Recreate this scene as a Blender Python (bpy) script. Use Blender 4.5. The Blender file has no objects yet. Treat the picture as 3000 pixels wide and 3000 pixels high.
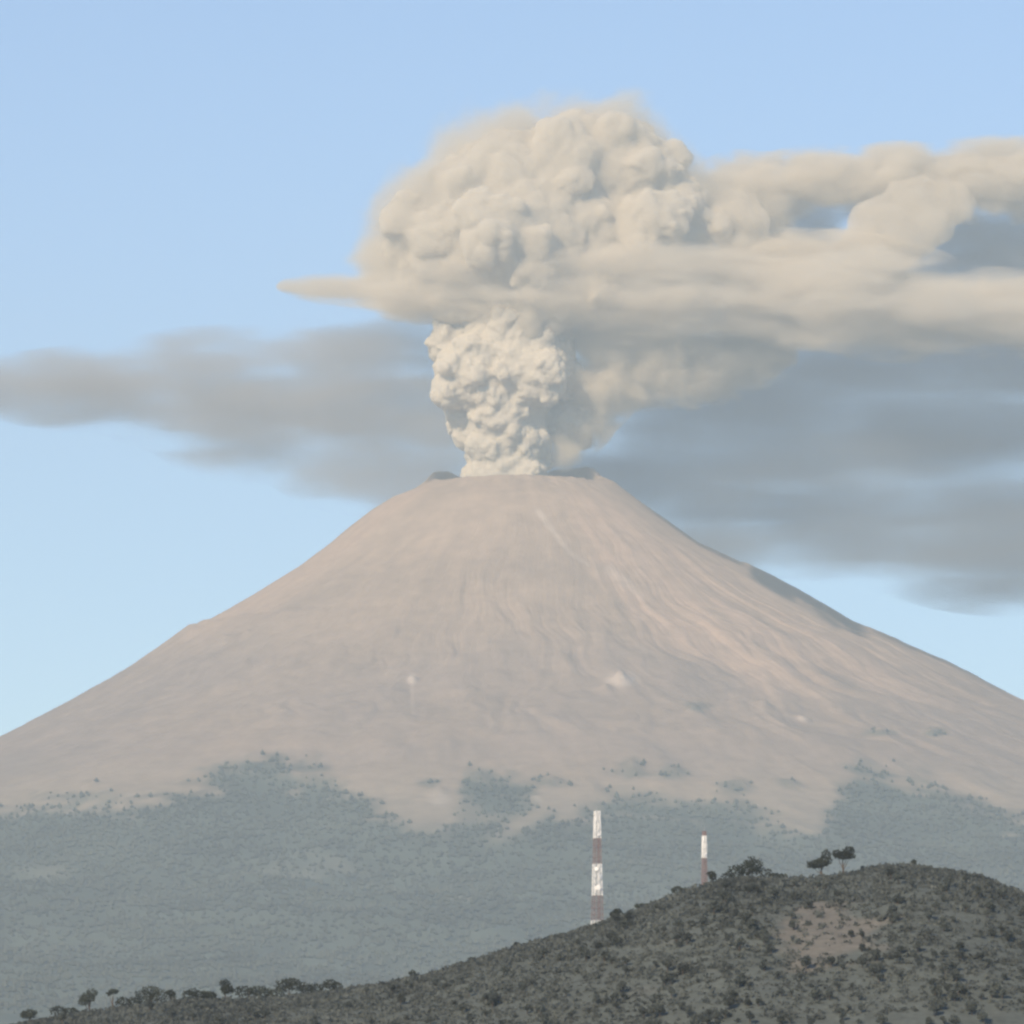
import bpy, math, random
import numpy as np
from mathutils import Vector, Matrix

random.seed(7)
RNG = np.random.default_rng(7)
scene = bpy.context.scene
COL = scene.collection

# ------------------------------------------------------------------ camera
FOV = math.radians(10.0)
PITCH = math.radians(5.35)
cam_data = bpy.data.cameras.new('camera')
cam_data.sensor_width = 36.0
cam_data.angle = FOV
cam_data.clip_start = 1.0
cam_data.clip_end = 200000.0
cam = bpy.data.objects.new('camera', cam_data)
cam.location = (0, 0, 0)
cam.rotation_euler = (math.pi / 2 + PITCH, 0, 0)
COL.objects.link(cam)
scene.camera = cam

# ------------------------------------------------------------------ sky, sun, exposure
SUN_EL = math.radians(30.0)
SUN_AZ = math.radians(-30.0)          # measured from straight behind the camera, negative = to the left
sun_from = Vector((math.sin(SUN_AZ) * math.cos(SUN_EL), -math.cos(SUN_AZ) * math.cos(SUN_EL), math.sin(SUN_EL)))
world = bpy.data.worlds.new('World')
scene.world = world
world.use_nodes = True
wn = world.node_tree
wn.nodes.clear()
sky = wn.nodes.new('ShaderNodeTexSky')
sky.sky_type = 'NISHITA'
sky.sun_disc = False
sky.sun_elevation = SUN_EL
sky.sun_rotation = math.atan2(sun_from.x, sun_from.y)
sky.altitude = 2200
sky.air_density = 1.0
sky.dust_density = 0.9
sky.ozone_density = 3.6
bg = wn.nodes.new('ShaderNodeBackground')
bg.inputs['Strength'].default_value = 0.14
wo = wn.nodes.new('ShaderNodeOutputWorld')
wn.links.new(sky.outputs[0], bg.inputs[0])
wn.links.new(bg.outputs[0], wo.inputs[0])

sun_data = bpy.data.lights.new('sun', 'SUN')
sun_data.energy = 5.0
sun_data.angle = math.radians(0.5)
sun_data.color = (1.0, 0.80, 0.56)
sun = bpy.data.objects.new('sun', sun_data)
sun.rotation_euler = (-sun_from).to_track_quat('-Z', 'Y').to_euler()
COL.objects.link(sun)

vs = scene.view_settings
vs.view_transform = 'Standard'
vs.look = 'None'
vs.exposure = 0.2
vs.gamma = 1.0
vs.use_curve_mapping = False

cy = scene.cycles
cy.volume_bounces = 4
cy.max_bounces = 8
cy.diffuse_bounces = 2
cy.transparent_max_bounces = 48
cy.use_denoising = True
cy.filter_width = 2.6

# ------------------------------------------------------------------ helpers
F_PX = 966.0 / math.tan(FOV / 2)      # the survey below was read off a 1932 unit wide frame
CP, SP = math.cos(PITCH), math.sin(PITCH)

def at(px, py, Y):
    """surveyed direction and a distance north -> world point"""
    a = (px - 966.0) / F_PX
    b = -(py - 966.0) / F_PX
    d = np.array([a, CP - b * SP, SP + b * CP])
    return d * (Y / d[1])

def survey(p):
    """world points (n,3) -> survey coordinates"""
    f = p[:, 1] * CP + p[:, 2] * SP
    u = -p[:, 1] * SP + p[:, 2] * CP
    return 966.0 + F_PX * p[:, 0] / f, 966.0 - F_PX * u / f

def _hash(ix, iy, iz, seed):
    h = (ix * 374761393 + iy * 668265263 + iz * 1274126177 + seed * 974634541) & 0xffffffff
    h = ((h ^ (h >> 13)) * 1274126177) & 0xffffffff
    h = ((h ^ (h >> 16)) * 2246822519) & 0xffffffff
    return (h ^ (h >> 15)) & 0xffffffff

def noise3(p, seed=0):
    """gradient noise, p (n,3), about -1..1"""
    p = np.asarray(p, dtype=np.float64)
    i = np.floor(p).astype(np.int64)
    f = p - i
    w = f * f * f * (f * (f * 6 - 15) + 10)
    out = np.zeros(len(p))
    for dx in (0, 1):
        wx = w[:, 0] if dx else 1 - w[:, 0]
        for dy in (0, 1):
            wy = w[:, 1] if dy else 1 - w[:, 1]
            for dz in (0, 1):
                wz = w[:, 2] if dz else 1 - w[:, 2]
                h = _hash(i[:, 0] + dx, i[:, 1] + dy, i[:, 2] + dz, seed)
                gx = (h & 1023) / 511.5 - 1
                gy = ((h >> 10) & 1023) / 511.5 - 1
                gz = ((h >> 20) & 1023) / 511.5 - 1
                out += wx * wy * wz * (gx * (f[:, 0] - dx) + gy * (f[:, 1] - dy) + gz * (f[:, 2] - dz))
    return out * 1.25

def fbm(p, octaves=4, seed=0, gain=0.5, ridged=False):
    p = np.asarray(p, dtype=np.float64)
    a, s, t = 1.0, 0.0, 0.0
    for o in range(octaves):
        n = noise3(p * 2.0 ** o + 17.3 * o, seed + o)
        if ridged:
            n = 1 - 2 * np.abs(n)
        s = s + a * n
        t += a
        a *= gain
    return s / t

def smooth(a, b, x):
    t = np.clip((x - a) / (b - a), 0, 1)
    return t * t * (3 - 2 * t)

def mesh_obj(name, verts, faces, mat, parent=None, shade_smooth=True):
    me = bpy.data.meshes.new(name)
    verts = np.asarray(verts, dtype=np.float32)
    faces = np.asarray(faces, dtype=np.int32)
    n, k = faces.shape
    me.vertices.add(len(verts))
    me.vertices.foreach_set('co', verts.ravel())
    me.loops.add(n * k)
    me.loops.foreach_set('vertex_index', faces.ravel())
    me.polygons.add(n)
    me.polygons.foreach_set('loop_start', np.arange(0, n * k, k, dtype=np.int32))
    me.polygons.foreach_set('use_smooth', np.full(n, shade_smooth, dtype=bool))
    me.update(calc_edges=True)
    me.materials.append(mat)
    o = bpy.data.objects.new(name, me)
    COL.objects.link(o)
    if parent is not None:
        o.parent = parent
    return o

def color_attr(o, rgb, name='albedo'):
    at_ = o.data.color_attributes.new(name, 'FLOAT_COLOR', 'POINT')
    c = np.ones((len(rgb), 4), dtype=np.float32)
    c[:, :3] = rgb
    at_.data.foreach_set('color', c.ravel())

def tag(o, label=None, cat=None, group=None, kind=None):
    if label: o['label'] = label
    if cat: o['category'] = cat
    if group: o['group'] = group
    if kind: o['kind'] = kind
    return o

def empty(name, loc):
    o = bpy.data.objects.new(name, None)
    o.location = loc
    o.empty_display_size = 5
    COL.objects.link(o)
    return o

def new_mat(name):
    m = bpy.data.materials.new(name)
    m.use_nodes = True
    m.node_tree.nodes.clear()
    out = m.node_tree.nodes.new('ShaderNodeOutputMaterial')
    return m, m.node_tree, out

def ground_mat(name, scale, amount, bump_dist, rough=0.95):
    """albedo from the attribute, broken up by fine noise"""
    m, nt, out = new_mat(name)
    N, L = nt.nodes.new, nt.links.new
    a = N('ShaderNodeVertexColor'); a.layer_name = 'albedo'
    tc = N('ShaderNodeTexCoord')
    no = N('ShaderNodeTexNoise'); no.inputs['Scale'].default_value = scale; no.inputs['Detail'].default_value = 8; no.inputs['Roughness'].default_value = 0.65
    L(tc.outputs['Object'], no.inputs['Vector'])
    mr = N('ShaderNodeMapRange'); mr.inputs['From Min'].default_value = 0.3; mr.inputs['From Max'].default_value = 0.7
    mr.inputs['To Min'].default_value = 1 - amount; mr.inputs['To Max'].default_value = 1 + amount
    L(no.outputs['Fac'], mr.inputs['Value'])
    mx = N('ShaderNodeVectorMath'); mx.operation = 'SCALE'
    L(a.outputs['Color'], mx.inputs[0]); L(mr.outputs['Result'], mx.inputs['Scale'])
    b = N('ShaderNodeBump'); b.inputs['Strength'].default_value = 0.6; b.inputs['Distance'].default_value = bump_dist
    L(no.outputs['Fac'], b.inputs['Height'])
    p = N('ShaderNodeBsdfPrincipled')
    p.inputs['Roughness'].default_value = rough
    p.inputs['Specular IOR Level'].default_value = 0.1
    L(mx.outputs[0], p.inputs['Base Color']); L(b.outputs['Normal'], p.inputs['Normal'])
    L(p.outputs[0], out.inputs['Surface'])
    return m

def plain_mat(name, rgb, rough=0.6, var=0.15, scale=2.0, spec=0.3):
    m, nt, out = new_mat(name)
    N, L = nt.nodes.new, nt.links.new
    tc = N('ShaderNodeTexCoord')
    no = N('ShaderNodeTexNoise'); no.inputs['Scale'].default_value = scale; no.inputs['Detail'].default_value = 5
    L(tc.outputs['Object'], no.inputs['Vector'])
    r = N('ShaderNodeValToRGB')
    r.color_ramp.elements[0].position = 0.3; r.color_ramp.elements[1].position = 0.7
    r.color_ramp.elements[0].color = (*[c * (1 - var) for c in rgb], 1)
    r.color_ramp.elements[1].color = (*[min(1, c * (1 + var)) for c in rgb], 1)
    L(no.outputs['Fac'], r.inputs['Fac'])
    p = N('ShaderNodeBsdfPrincipled')
    p.inputs['Roughness'].default_value = rough
    p.inputs['Specular IOR Level'].default_value = spec
    L(r.outputs['Color'], p.inputs['Base Color']); L(p.outputs[0], out.inputs['Surface'])
    return m

def leaf_mat(name, rgb, var=0.45, patch=30.0):
    """foliage: colour varies from clump to clump and from tree to tree"""
    m, nt, out = new_mat(name)
    N, L = nt.nodes.new, nt.links.new
    g = N('ShaderNodeNewGeometry')
    oi = N('ShaderNodeObjectInfo')
    ad = N('ShaderNodeMath'); ad.operation = 'ADD'
    L(g.outputs['Random Per Island'], ad.inputs[0]); L(oi.outputs['Random'], ad.inputs[1])
    mr = N('ShaderNodeMapRange'); mr.inputs['From Max'].default_value = 2.0
    mr.inputs['To Min'].default_value = 1 - var; mr.inputs['To Max'].default_value = 1 + var
    L(ad.outputs[0], mr.inputs['Value'])
    hs = N('ShaderNodeHueSaturation')
    hs.inputs['Color'].default_value = (*rgb, 1)
    big = N('ShaderNodeTexNoise'); big.inputs['Scale'].default_value = 1.0 / patch; big.inputs['Detail'].default_value = 4
    L(g.outputs['Position'], big.inputs['Vector'])
    b2 = N('ShaderNodeMapRange'); b2.inputs['From Min'].default_value = 0.3; b2.inputs['From Max'].default_value = 0.7; b2.inputs['To Min'].default_value = 0.65; b2.inputs['To Max'].default_value = 1.35
    L(big.outputs['Fac'], b2.inputs['Value'])
    mu = N('ShaderNodeMath'); mu.operation = 'MULTIPLY'
    L(mr.outputs['Result'], mu.inputs[0]); L(b2.outputs['Result'], mu.inputs[1])
    L(mu.outputs[0], hs.inputs['Value'])
    d = N('ShaderNodeBsdfDiffuse'); t = N('ShaderNodeBsdfTranslucent')
    L(hs.outputs[0], d.inputs['Color']); L(hs.outputs[0], t.inputs['Color'])
    mx = N('ShaderNodeMixShader'); mx.inputs[0].default_value = 0.45
    L(d.outputs[0], mx.inputs[1]); L(t.outputs[0], mx.inputs[2])
    L(mx.outputs[0], out.inputs['Surface'])
    return m

def ash_mat(name, density, albedo, skin=0.0, g=0.0):
    """a cloud of ash: even volume inside the hull; SKIN is how much of the hull is a solid scattering front"""
    m, nt, out = new_mat(name)
    N, L = nt.nodes.new, nt.links.new
    v = N('ShaderNodeVolumePrincipled')
    v.inputs['Color'].default_value = (*albedo, 1)
    v.inputs['Density'].default_value = density
    v.inputs['Anisotropy'].default_value = g
    L(v.outputs[0], out.inputs['Volume'])
    if skin > 0:
        t = N('ShaderNodeBsdfTransparent'); d = N('ShaderNodeBsdfDiffuse')
        d.inputs['Color'].default_value = (*albedo, 1)
        mx = N('ShaderNodeMixShader'); mx.inputs[0].default_value = skin
        L(t.outputs[0], mx.inputs[1]); L(d.outputs[0], mx.inputs[2])
        L(mx.outputs[0], out.inputs['Surface'])
    return m

def soft_ash_mat(name, blobs, density, albedo, scale, stretch, soft, amount, bias=0.0, detail=4, skin=0.006):
    """ash that thins out towards the edge of its lobes and is torn by wind-drawn noise"""
    m, nt, out = new_mat(name)
    N, L = nt.nodes.new, nt.links.new
    geo = N('ShaderNodeNewGeometry')
    def math_(op, a, b=None, c_=None):
        n = N('ShaderNodeMath'); n.operation = op
        for k, x in enumerate((a, b, c_)):
            if x is None: continue
            if isinstance(x, (int, float)): n.inputs[k].default_value = x
            else: L(x, n.inputs[k])
        return n.outputs[0]
    f = None
    for (px, py, dep, rx, ry, rd) in blobs:
        c0 = at(px, py, D + dep * PX)
        s0 = N('ShaderNodeVectorMath'); s0.operation = 'SUBTRACT'; s0.inputs[1].default_value = tuple(c0); L(geo.outputs['Position'], s0.inputs[0])
        s1 = N('ShaderNodeVectorMath'); s1.operation = 'MULTIPLY'; s1.inputs[1].default_value = (1 / (rx * PX), 1 / (rd * PX), 1 / (ry * PX)); L(s0.outputs[0], s1.inputs[0])
        s2 = N('ShaderNodeVectorMath'); s2.operation = 'LENGTH'; L(s1.outputs[0], s2.inputs[0])
        v = math_('SUBTRACT', 1.0, s2.outputs['Value'])
        f = v if f is None else math_('SMOOTH_MAX', f, v, 0.15)
    mp = N('ShaderNodeVectorMath'); mp.operation = 'MULTIPLY'; mp.inputs[1].default_value = tuple(1 / (scale * PX * q) for q in stretch)
    L(geo.outputs['Position'], mp.inputs[0])
    no = N('ShaderNodeTexNoise'); no.inputs['Scale'].default_value = 1.0; no.inputs['Detail'].default_value = detail; no.inputs['Roughness'].default_value = 0.55
    no.inputs['Distortion'].default_value = 0.3
    L(mp.outputs[0], no.inputs['Vector'])
    t = math_('ADD', f, math_('MULTIPLY', math_('SUBTRACT', no.outputs['Fac'], 0.5), amount))
    mr = N('ShaderNodeMapRange'); mr.interpolation_type = 'SMOOTHSTEP'
    mr.inputs['From Min'].default_value = bias; mr.inputs['From Max'].default_value = bias + soft
    mr.inputs['To Min'].default_value = 0.0; mr.inputs['To Max'].default_value = density
    L(t, mr.inputs['Value'])
    vol = N('ShaderNodeVolumePrincipled')
    vol.inputs['Color'].default_value = (*albedo, 1)
    L(mr.outputs['Result'], vol.inputs['Density'])
    L(vol.outputs[0], out.inputs['Volume'])
    if skin > 0:
        tr_ = N('ShaderNodeBsdfTransparent'); d = N('ShaderNodeBsdfDiffuse')
        d.inputs['Color'].default_value = (*albedo, 1)
        mx = N('ShaderNodeMixShader'); mx.inputs[0].default_value = skin
        L(tr_.outputs[0], mx.inputs[1]); L(d.outputs[0], mx.inputs[2])
        L(mx.outputs[0], out.inputs['Surface'])
    return m

# ------------------------------------------------------------------ the ground
def grid(xs, ys):
    X, Yg = np.meshgrid(xs, ys)
    nx, ny = len(xs), len(ys)
    i = np.arange(nx * ny).reshape(ny, nx)
    f = np.stack([i[:-1, :-1], i[:-1, 1:], i[1:, 1:], i[1:, :-1]], -1).reshape(-1, 4)
    return X.ravel(), Yg.ravel(), f

GROUND_Z = -60.0
gx, gy, gf = grid(np.linspace(-16000, 16000, 161), np.linspace(-1500, 47000, 243))
gp = np.stack([gx, gy, np.zeros_like(gx)], -1)
gz = GROUND_Z + 12 * fbm(gp / 3000.0, 3, 5) + (-2 - GROUND_Z) * np.exp(-(gx ** 2 + gy ** 2) / 350.0 ** 2)
mottle = fbm(gp / 900.0, 3, 8)[:, None]
gcol = np.array([0.085, 0.09, 0.055]) * (1 + 0.5 * mottle) + np.array([0.05, 0.035, 0.01]) * smooth(0.1, 0.4, fbm(gp / 1500., 2, 11))[:, None]
m_plain = ground_mat('plain_ground', 0.02, 0.25, 1.0)
ground = mesh_obj('ground', np.stack([gx, gy, gz], -1), gf, m_plain)
color_attr(ground, gcol)
tag(ground, 'dry green plain reaching from the hill to the foot of the volcano', kind='structure')

# ------------------------------------------------------------------ the volcano
D = 32000.0
AXIS = at(975, 905, D)
PX = at(976, 905, D)[0] - AXIS[0]     # metres per survey unit at the volcano

def zpy(py):
    return at(975, py, D)[2]

left = [(165, 906), (195, 925), (235, 940), (275, 965), (315, 995), (355, 1030), (415, 1075), (495, 1125), (575, 1172), (603, 1186),
        (625, 1189), (675, 1225), (745, 1275), (845, 1336), (975, 1405), (1060, 1450), (1160, 1500)]
right = [(160, 903), (185, 912), (225, 942), (285, 985), (345, 1028), (395, 1050), (445, 1075), (525, 1116), (585, 1152), (665, 1195),
         (725, 1215), (825, 1262), (895, 1300), (957, 1335)]
foot = [(4000, 1440), (5000, 1130), (6500, 745), (9000, 360), (12000, 110), (15000, -70), (15600, -140)]
def profile(pts, foot):
    r = [p[0] * PX for p in pts] + [f[0] for f in foot]
    z = [zpy(p[1]) for p in pts] + [f[1] for f in foot]
    return np.array(r), np.array(z)
LP = profile(left, [(4200, zpy(1500) - 230)] + [(5200, zpy(1500) - 480)] + foot[2:])
RP = profile(right, foot)
FP = (np.array([p[0] * PX for p in [(128, 901), (160, 911), (235, 951), (335, 1020), (445, 1090), (600, 1180), (800, 1280), (957, 1350)]] + [f[0] for f in foot]),
      np.array([zpy(p[1]) for p in [(128, 901), (160, 911), (235, 951), (335, 1020), (445, 1090), (600, 1180), (800, 1280), (957, 1350)]] + [f[1] for f in foot]))

def cone_height(x, y):
    """height of the cone at world x, y"""
    dx, dy = x - AXIS[0], y - D
    r = np.hypot(dx, dy)
    th = np.arctan2(dx, -dy)                       # 0 = towards the camera, negative = west flank
    zl = np.interp(r, *LP); zr = np.interp(r, *RP); zf = np.interp(r, *FP)
    s = np.abs(np.sin(th))
    side = np.where(th < 0, zl, zr)
    w = s ** 3
    w = np.where(np.abs(th) > math.pi / 2, 1.0, w)
    z = zf * (1 - w) + side * w
    back = np.abs(th) > math.pi / 2
    u = 0.5 + 0.5 * np.sin(th)
    z = np.where(back, zl * (1 - u) + zr * u, z)
    rim = 160 * PX * (1 + 0.05 * noise3(np.stack([np.sin(th) * 2, np.cos(th) * 2, 0 * th], -1), 4))
    # gullies that run down the slope
    xy = np.stack([x, y, 0 * x], -1)
    tw = th + 0.12 * fbm(xy / 700.0, 3, 23)
    ang = np.stack([np.sin(tw) * 8, np.cos(tw) * 8, r / 1500.0], -1)
    g1 = fbm(ang, 2, 21, 0.5)
    ravine = fbm(np.stack([np.sin(tw) * 15, np.cos(tw) * 15, r / 1100.0 + 0.6 * g1], -1), 3, 47, 0.55, True)
    amp = smooth(rim * 1.0, 2500, r)
    xy = np.stack([x, y, 0 * x], -1)
    rough = fbm(xy / 260.0, 4, 41)
    low = smooth(4300, 7500, r)
    z = z + amp * (45 * g1 - 17 * ravine) * (1 + 1.5 * low) + (4 + 14 * amp) * rough + low * 120 * fbm(xy / 1100., 4, 43, 0.5, True) + 16 * smooth(900, 2400, r) * fbm(np.stack([np.sin(tw) * 16, np.cos(tw) * 16, r / 380.0], -1), 3, 45)
    # a ledge of lava rock along the east flank
    z = z + 13 * smooth(1.27, 1.31, th) * smooth(1.7, 1.5, th) * smooth(1200, 1320, r) * smooth(2150, 1850, r) * (1 + 0.8 * rough)
    # the crater bowl
    inside = smooth(rim, rim * 0.72, r)
    lip = np.interp(th, [-math.pi, -2.5, -2.2, -1.9, -1.65, -1.4, -1.0, -0.6, 0, 0.6, 1.15, 1.5, 1.65, 1.85, 2.05, 2.2, 2.7, 2.9, math.pi], [40, 45, 75, 62, 10, 0, -16, -6, 0, -6, -26, 4, 16, 30, 84, 98, 94, 60, 40]) * np.exp(-((r - rim) / 90.0) ** 2)
    z = z + lip + 7 * noise3(np.stack([x / 45., y / 45., 0 * x], -1), 51) * np.exp(-((r - rim) / 160.0) ** 2)
    z = z - inside * 220
    return z

nr, nt_f = 520, 1150
rr = np.concatenate([np.linspace(0, 420, 12)[:-1], np.linspace(420, 3600, 330), np.linspace(3600, 15600, nr - 340)[1:]])
tt = np.concatenate([np.linspace(-math.pi, -1.75, 60)[:-1], np.linspace(-1.75, 1.75, nt_f - 118), np.linspace(1.75, math.pi, 60)[1:-1]])
R_, T_ = np.meshgrid(rr, tt, indexing='ij')
vx = AXIS[0] + (R_ * np.sin(T_)).ravel()
vy = D - (R_ * np.cos(T_)).ravel()
vz = cone_height(vx, vy)
nR, nT = len(rr), len(tt)
i = np.arange(nR * nT).reshape(nR, nT)
j = np.roll(i, -1, axis=1)
vf = np.stack([i[:-1], j[:-1], j[1:], i[1:]], -1).reshape(-1, 4)
V = np.stack([vx, vy, vz], -1)

# rocky knolls that stick out of the ash
psx, psy = survey(V)
for (a, b, sig, hh) in [(1172, 1284, 46, 46), (1140, 1300, 30, 22), (777, 1285, 26, 24), (1515, 1358, 30, 24), (830, 1500, 44, 36), (1190, 1450, 40, 32), (1272, 1458, 36, 28), (1392, 1484, 42, 32), (1490, 1478, 36, 26),
                        (1660, 1384, 40, 28), (1760, 1384, 36, 24), (905, 1464, 40, 30), (1040, 1477, 46, 30), (1310, 1338, 34, 24), (420, 1210, 46, 26), (465, 1195, 30, 18), (1012, 1510, 30, 22), (560, 1465, 40, 26), (360, 1196, 40, 20), (1250, 1345, 40, 20), (1440, 1330, 44, 24)]:
    q = np.where(V[:, 1] < D - 100, np.hypot(psx - a, psy - b), 1e9).argmin()
    dist = np.hypot(V[:, 0] - V[q, 0], (V[:, 1] - V[q, 1]) * 0.8)
    near = dist < 4 * sig
    V[near, 2] += hh * np.exp(-(dist[near] / sig) ** 2) * (1 + 0.9 * fbm(V[near] / 35.0, 3, 91))

# where the forest ends on the slope facing the camera, and loose patches of scrub above it
TREE_X = [-300, 0, 60, 200, 260, 380, 440, 520, 560, 600, 640, 700, 790, 850, 880, 960, 1010, 1060, 1130, 1200, 1300, 1400, 1440, 1540, 1580, 1620, 1700, 1780, 1860, 1932, 2300]
TREE_Y = [1580, 1548, 1532, 1512, 1525, 1500, 1468, 1448, 1475, 1468, 1482, 1530, 1560, 1550, 1470, 1475, 1500, 1560, 1525, 1520, 1520, 1530, 1562, 1575, 1495, 1462, 1478, 1500, 1535, 1560, 1600]
PATCHES = [(810, 1478, 22, 9), (905, 1462, 30, 12), (1040, 1475, 45, 10), (1190, 1450, 34, 20), (1272, 1458, 26, 13), (1392, 1484, 36, 18),
           (1490, 1478, 30, 12), (1180, 1508, 30, 14), (150, 1502, 75, 7), (1660, 1382, 34, 8), (1760, 1382, 26, 8), (1310, 1335, 26, 9), (500, 1460, 30, 16), (600, 1475, 34, 12)]
def forest_weight(p):
    sx, sy = survey(p)
    n = fbm(p / 420.0, 4, 61)
    front = p[:, 1] < D - 900
    n2 = fbm(p / 130.0, 3, 63)
    w = smooth(-34, 26, sy + 75 * n + 60 * n2 - np.interp(sx, TREE_X, TREE_Y))
    tongue = np.exp(-(((sx - 1020) - (1530 - sy) * 1.5) / 30) ** 2) * smooth(1610, 1560, sy) * smooth(1470, 1500, sy)
    clear = np.exp(-(((sx - 820) / 45) ** 2 + ((sy - 1525) / 40) ** 2))
    w = w * (1 - 0.8 * np.maximum(tongue, clear))
    for (a, b, ra, rb) in PATCHES:
        w = np.maximum(w, 0.7 * smooth(1.35, 0.3, np.hypot((sx - a) / ra, (sy - b) / rb) + 0.7 * n + 1.2 * n2))
    w = w * (1 - 0.4 * smooth(0.22, 0.42, fbm(p / np.array([520.0, 800.0, 520.0]), 4, 66)))      # clearings
    r = np.hypot(p[:, 0] - AXIS[0], p[:, 1] - D)
    return np.where(front, w, smooth(4300, 5200, r))

rv = np.hypot(vx - AXIS[0], vy - D)
thv = np.arctan2(vx - AXIS[0], -(vy - D))
fw = forest_weight(V)
ash = np.array([0.36, 0.27, 0.19])
grey = np.array([0.28, 0.22, 0.175])
pink = np.array([0.45, 0.325, 0.23])
dark = np.array([0.085, 0.078, 0.07])
wood = np.array([0.08, 0.096, 0.076])
wob = 0.10 * fbm(V / 600.0, 3, 76)
streak = fbm(np.stack([np.sin(thv + wob) * 12, np.cos(thv + wob) * 12, rv / 700], -1), 2, 71) + 0.35 * fbm(V / 170.0, 4, 78)
blot = fbm(V / 700.0, 4, 72)
c = ash[None] * (1 + 0.3 * blot[:, None]) * np.ones((len(V), 1))
midgrey = smooth(1700, 2600, rv) * smooth(4600, 3800, rv) * (0.6 + 0.8 * blot)
midgrey = np.clip(midgrey + 0.5 * smooth(-0.4, -0.9, thv) * smooth(1200, 1800, rv), 0, 1)
c = c * (1 - midgrey[:, None]) + grey * midgrey[:, None]
band = smooth(0.22, 0.5, thv + 0.25 * streak) * smooth(1.25, 0.75, thv + 0.25 * streak) * smooth(500, 900, rv) * smooth(3200, 2200, rv)
band = np.clip(band * (0.5 + 1.2 * streak + 0.3), 0, 1)
band = np.maximum(band, 0.7 * smooth(-0.75, -1.0, thv + 0.2 * streak) * smooth(-1.45, -1.2, thv) * smooth(400, 700, rv) * smooth(2300, 1500, rv))
c = c * (1 - band[:, None]) + pink * band[:, None]
c = c * (1 + 0.16 * np.clip(streak, -1, 1)[:, None])
crater = smooth(158 * PX, 140 * PX, rv)
c = c * (1 - crater[:, None]) + dark * crater[:, None]
# lava rock showing through the ash along the east skyline and by the rim
sx, sy = survey(V)
bins = np.clip(((sx + 400) / 3).astype(int), 0, 999)
top = np.full(1000, 1e9)
np.minimum.at(top, bins, np.where(np.abs(thv) < 1.75, sy, 1e9))
below = sy - top[bins]                              # how far under the skyline
rock = np.clip(smooth(1.29, 1.36, thv + 0.05 * streak) * smooth(1230, 1330, rv) * smooth(2050, 1850, rv) * (1.0 + 0.6 * streak), 0, 1)
crag = smooth(1405, 1425, sx) * smooth(1650, 1615, sx) * smooth(27, 15, below + 12 * streak - 5 * np.exp(-((sx - 1460) / 40) ** 2))
crag = np.maximum(crag, 0.75 * smooth(1180, 1260, sx) * smooth(1420, 1390, sx) * smooth(9, 4, below + 9 * blot))
crag = np.maximum(crag, 0.7 * smooth(1630, 1660, sx) * smooth(1932, 1850, sx) * smooth(8, 3, below + 16 * blot))
crag = np.maximum(crag, 0.8 * np.exp(-(((sx - 1560) - (sy - 1165) * 1.2) / 12) ** 2) * smooth(1135, 1150, sy) * smooth(1195, 1180, sy) * (sx > 1480))
rock = np.maximum(rock, crag)
rock = np.maximum(rock, 0.8 * smooth(-1.15, -1.3, thv) * smooth(400, 430, rv) * smooth(520, 480, rv))
rock = np.maximum(rock, 0.6 * smooth(1.28, 1.38, thv) * smooth(560, 700, rv) * smooth(1250, 1000, rv) * smooth(-0.05, 0.25, streak))
c = c * (1 - rock[:, None]) + 0.6 * dark * rock[:, None]
pale = np.zeros(len(V))
for (a, b, ra, rb) in [(777, 1281, 10, 12), (1515, 1356, 12, 6), (1172, 1282, 34, 16), (830, 1505, 26, 16), (1012, 1508, 12, 9), (1425, 1522, 9, 8)]:
    pale = np.maximum(pale, smooth(1.3, 0.3, np.hypot((sx - a) / ra, (sy - b) / rb)) * (vy < D - 200))
for (ax_, ay_, bx_, by_, ww) in [(1016, 966, 1074, 1042, 8), (1074, 1042, 1110, 1066, 5), (777, 1290, 779, 1345, 5), (1150, 1075, 1210, 1125, 11)]:
    tt_ = np.clip(((sx - ax_) * (bx_ - ax_) + (sy - ay_) * (by_ - ay_)) / ((bx_ - ax_) ** 2 + (by_ - ay_) ** 2), 0, 1)
    dd = np.hypot(sx - ax_ - tt_ * (bx_ - ax_), sy - ay_ - tt_ * (by_ - ay_)) * (1 + 0.8 * blot) / (ww * (1 - 0.45 * tt_))
    pale = np.maximum(pale, (0.75 if ax_ != 777 else 0.35) * smooth(1.4, 0.2, dd) * (vy < D - 200))
pale = 0.5 * pale * np.clip(1 + 1.2 * blot, 0.3, 1.3)
c = c * (1 - pale[:, None]) + np.array([0.60, 0.50, 0.41]) * pale[:, None]
scrub = (0.4 * smooth(1400, 1540, sy + 30 * blot) + 0.5 * smooth(1540, 1620, sy)) * (vy < D - 900)
c = c * (1 - scrub[:, None]) + np.array([0.23, 0.225, 0.175]) * scrub[:, None]
c = c * (1 - fw[:, None]) + wood * fw[:, None] * (1 + 0.7 * fbm(V / 500.0, 4, 77)[:, None])
m_cone = ground_mat('volcano_ash', 0.012, 0.14, 6.0)
volcano = mesh_obj('volcano', V, vf, m_cone)
color_attr(volcano, c)
tag(volcano, 'ash-covered volcano cone with a broad crater, forested around its foot', kind='structure')

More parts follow.
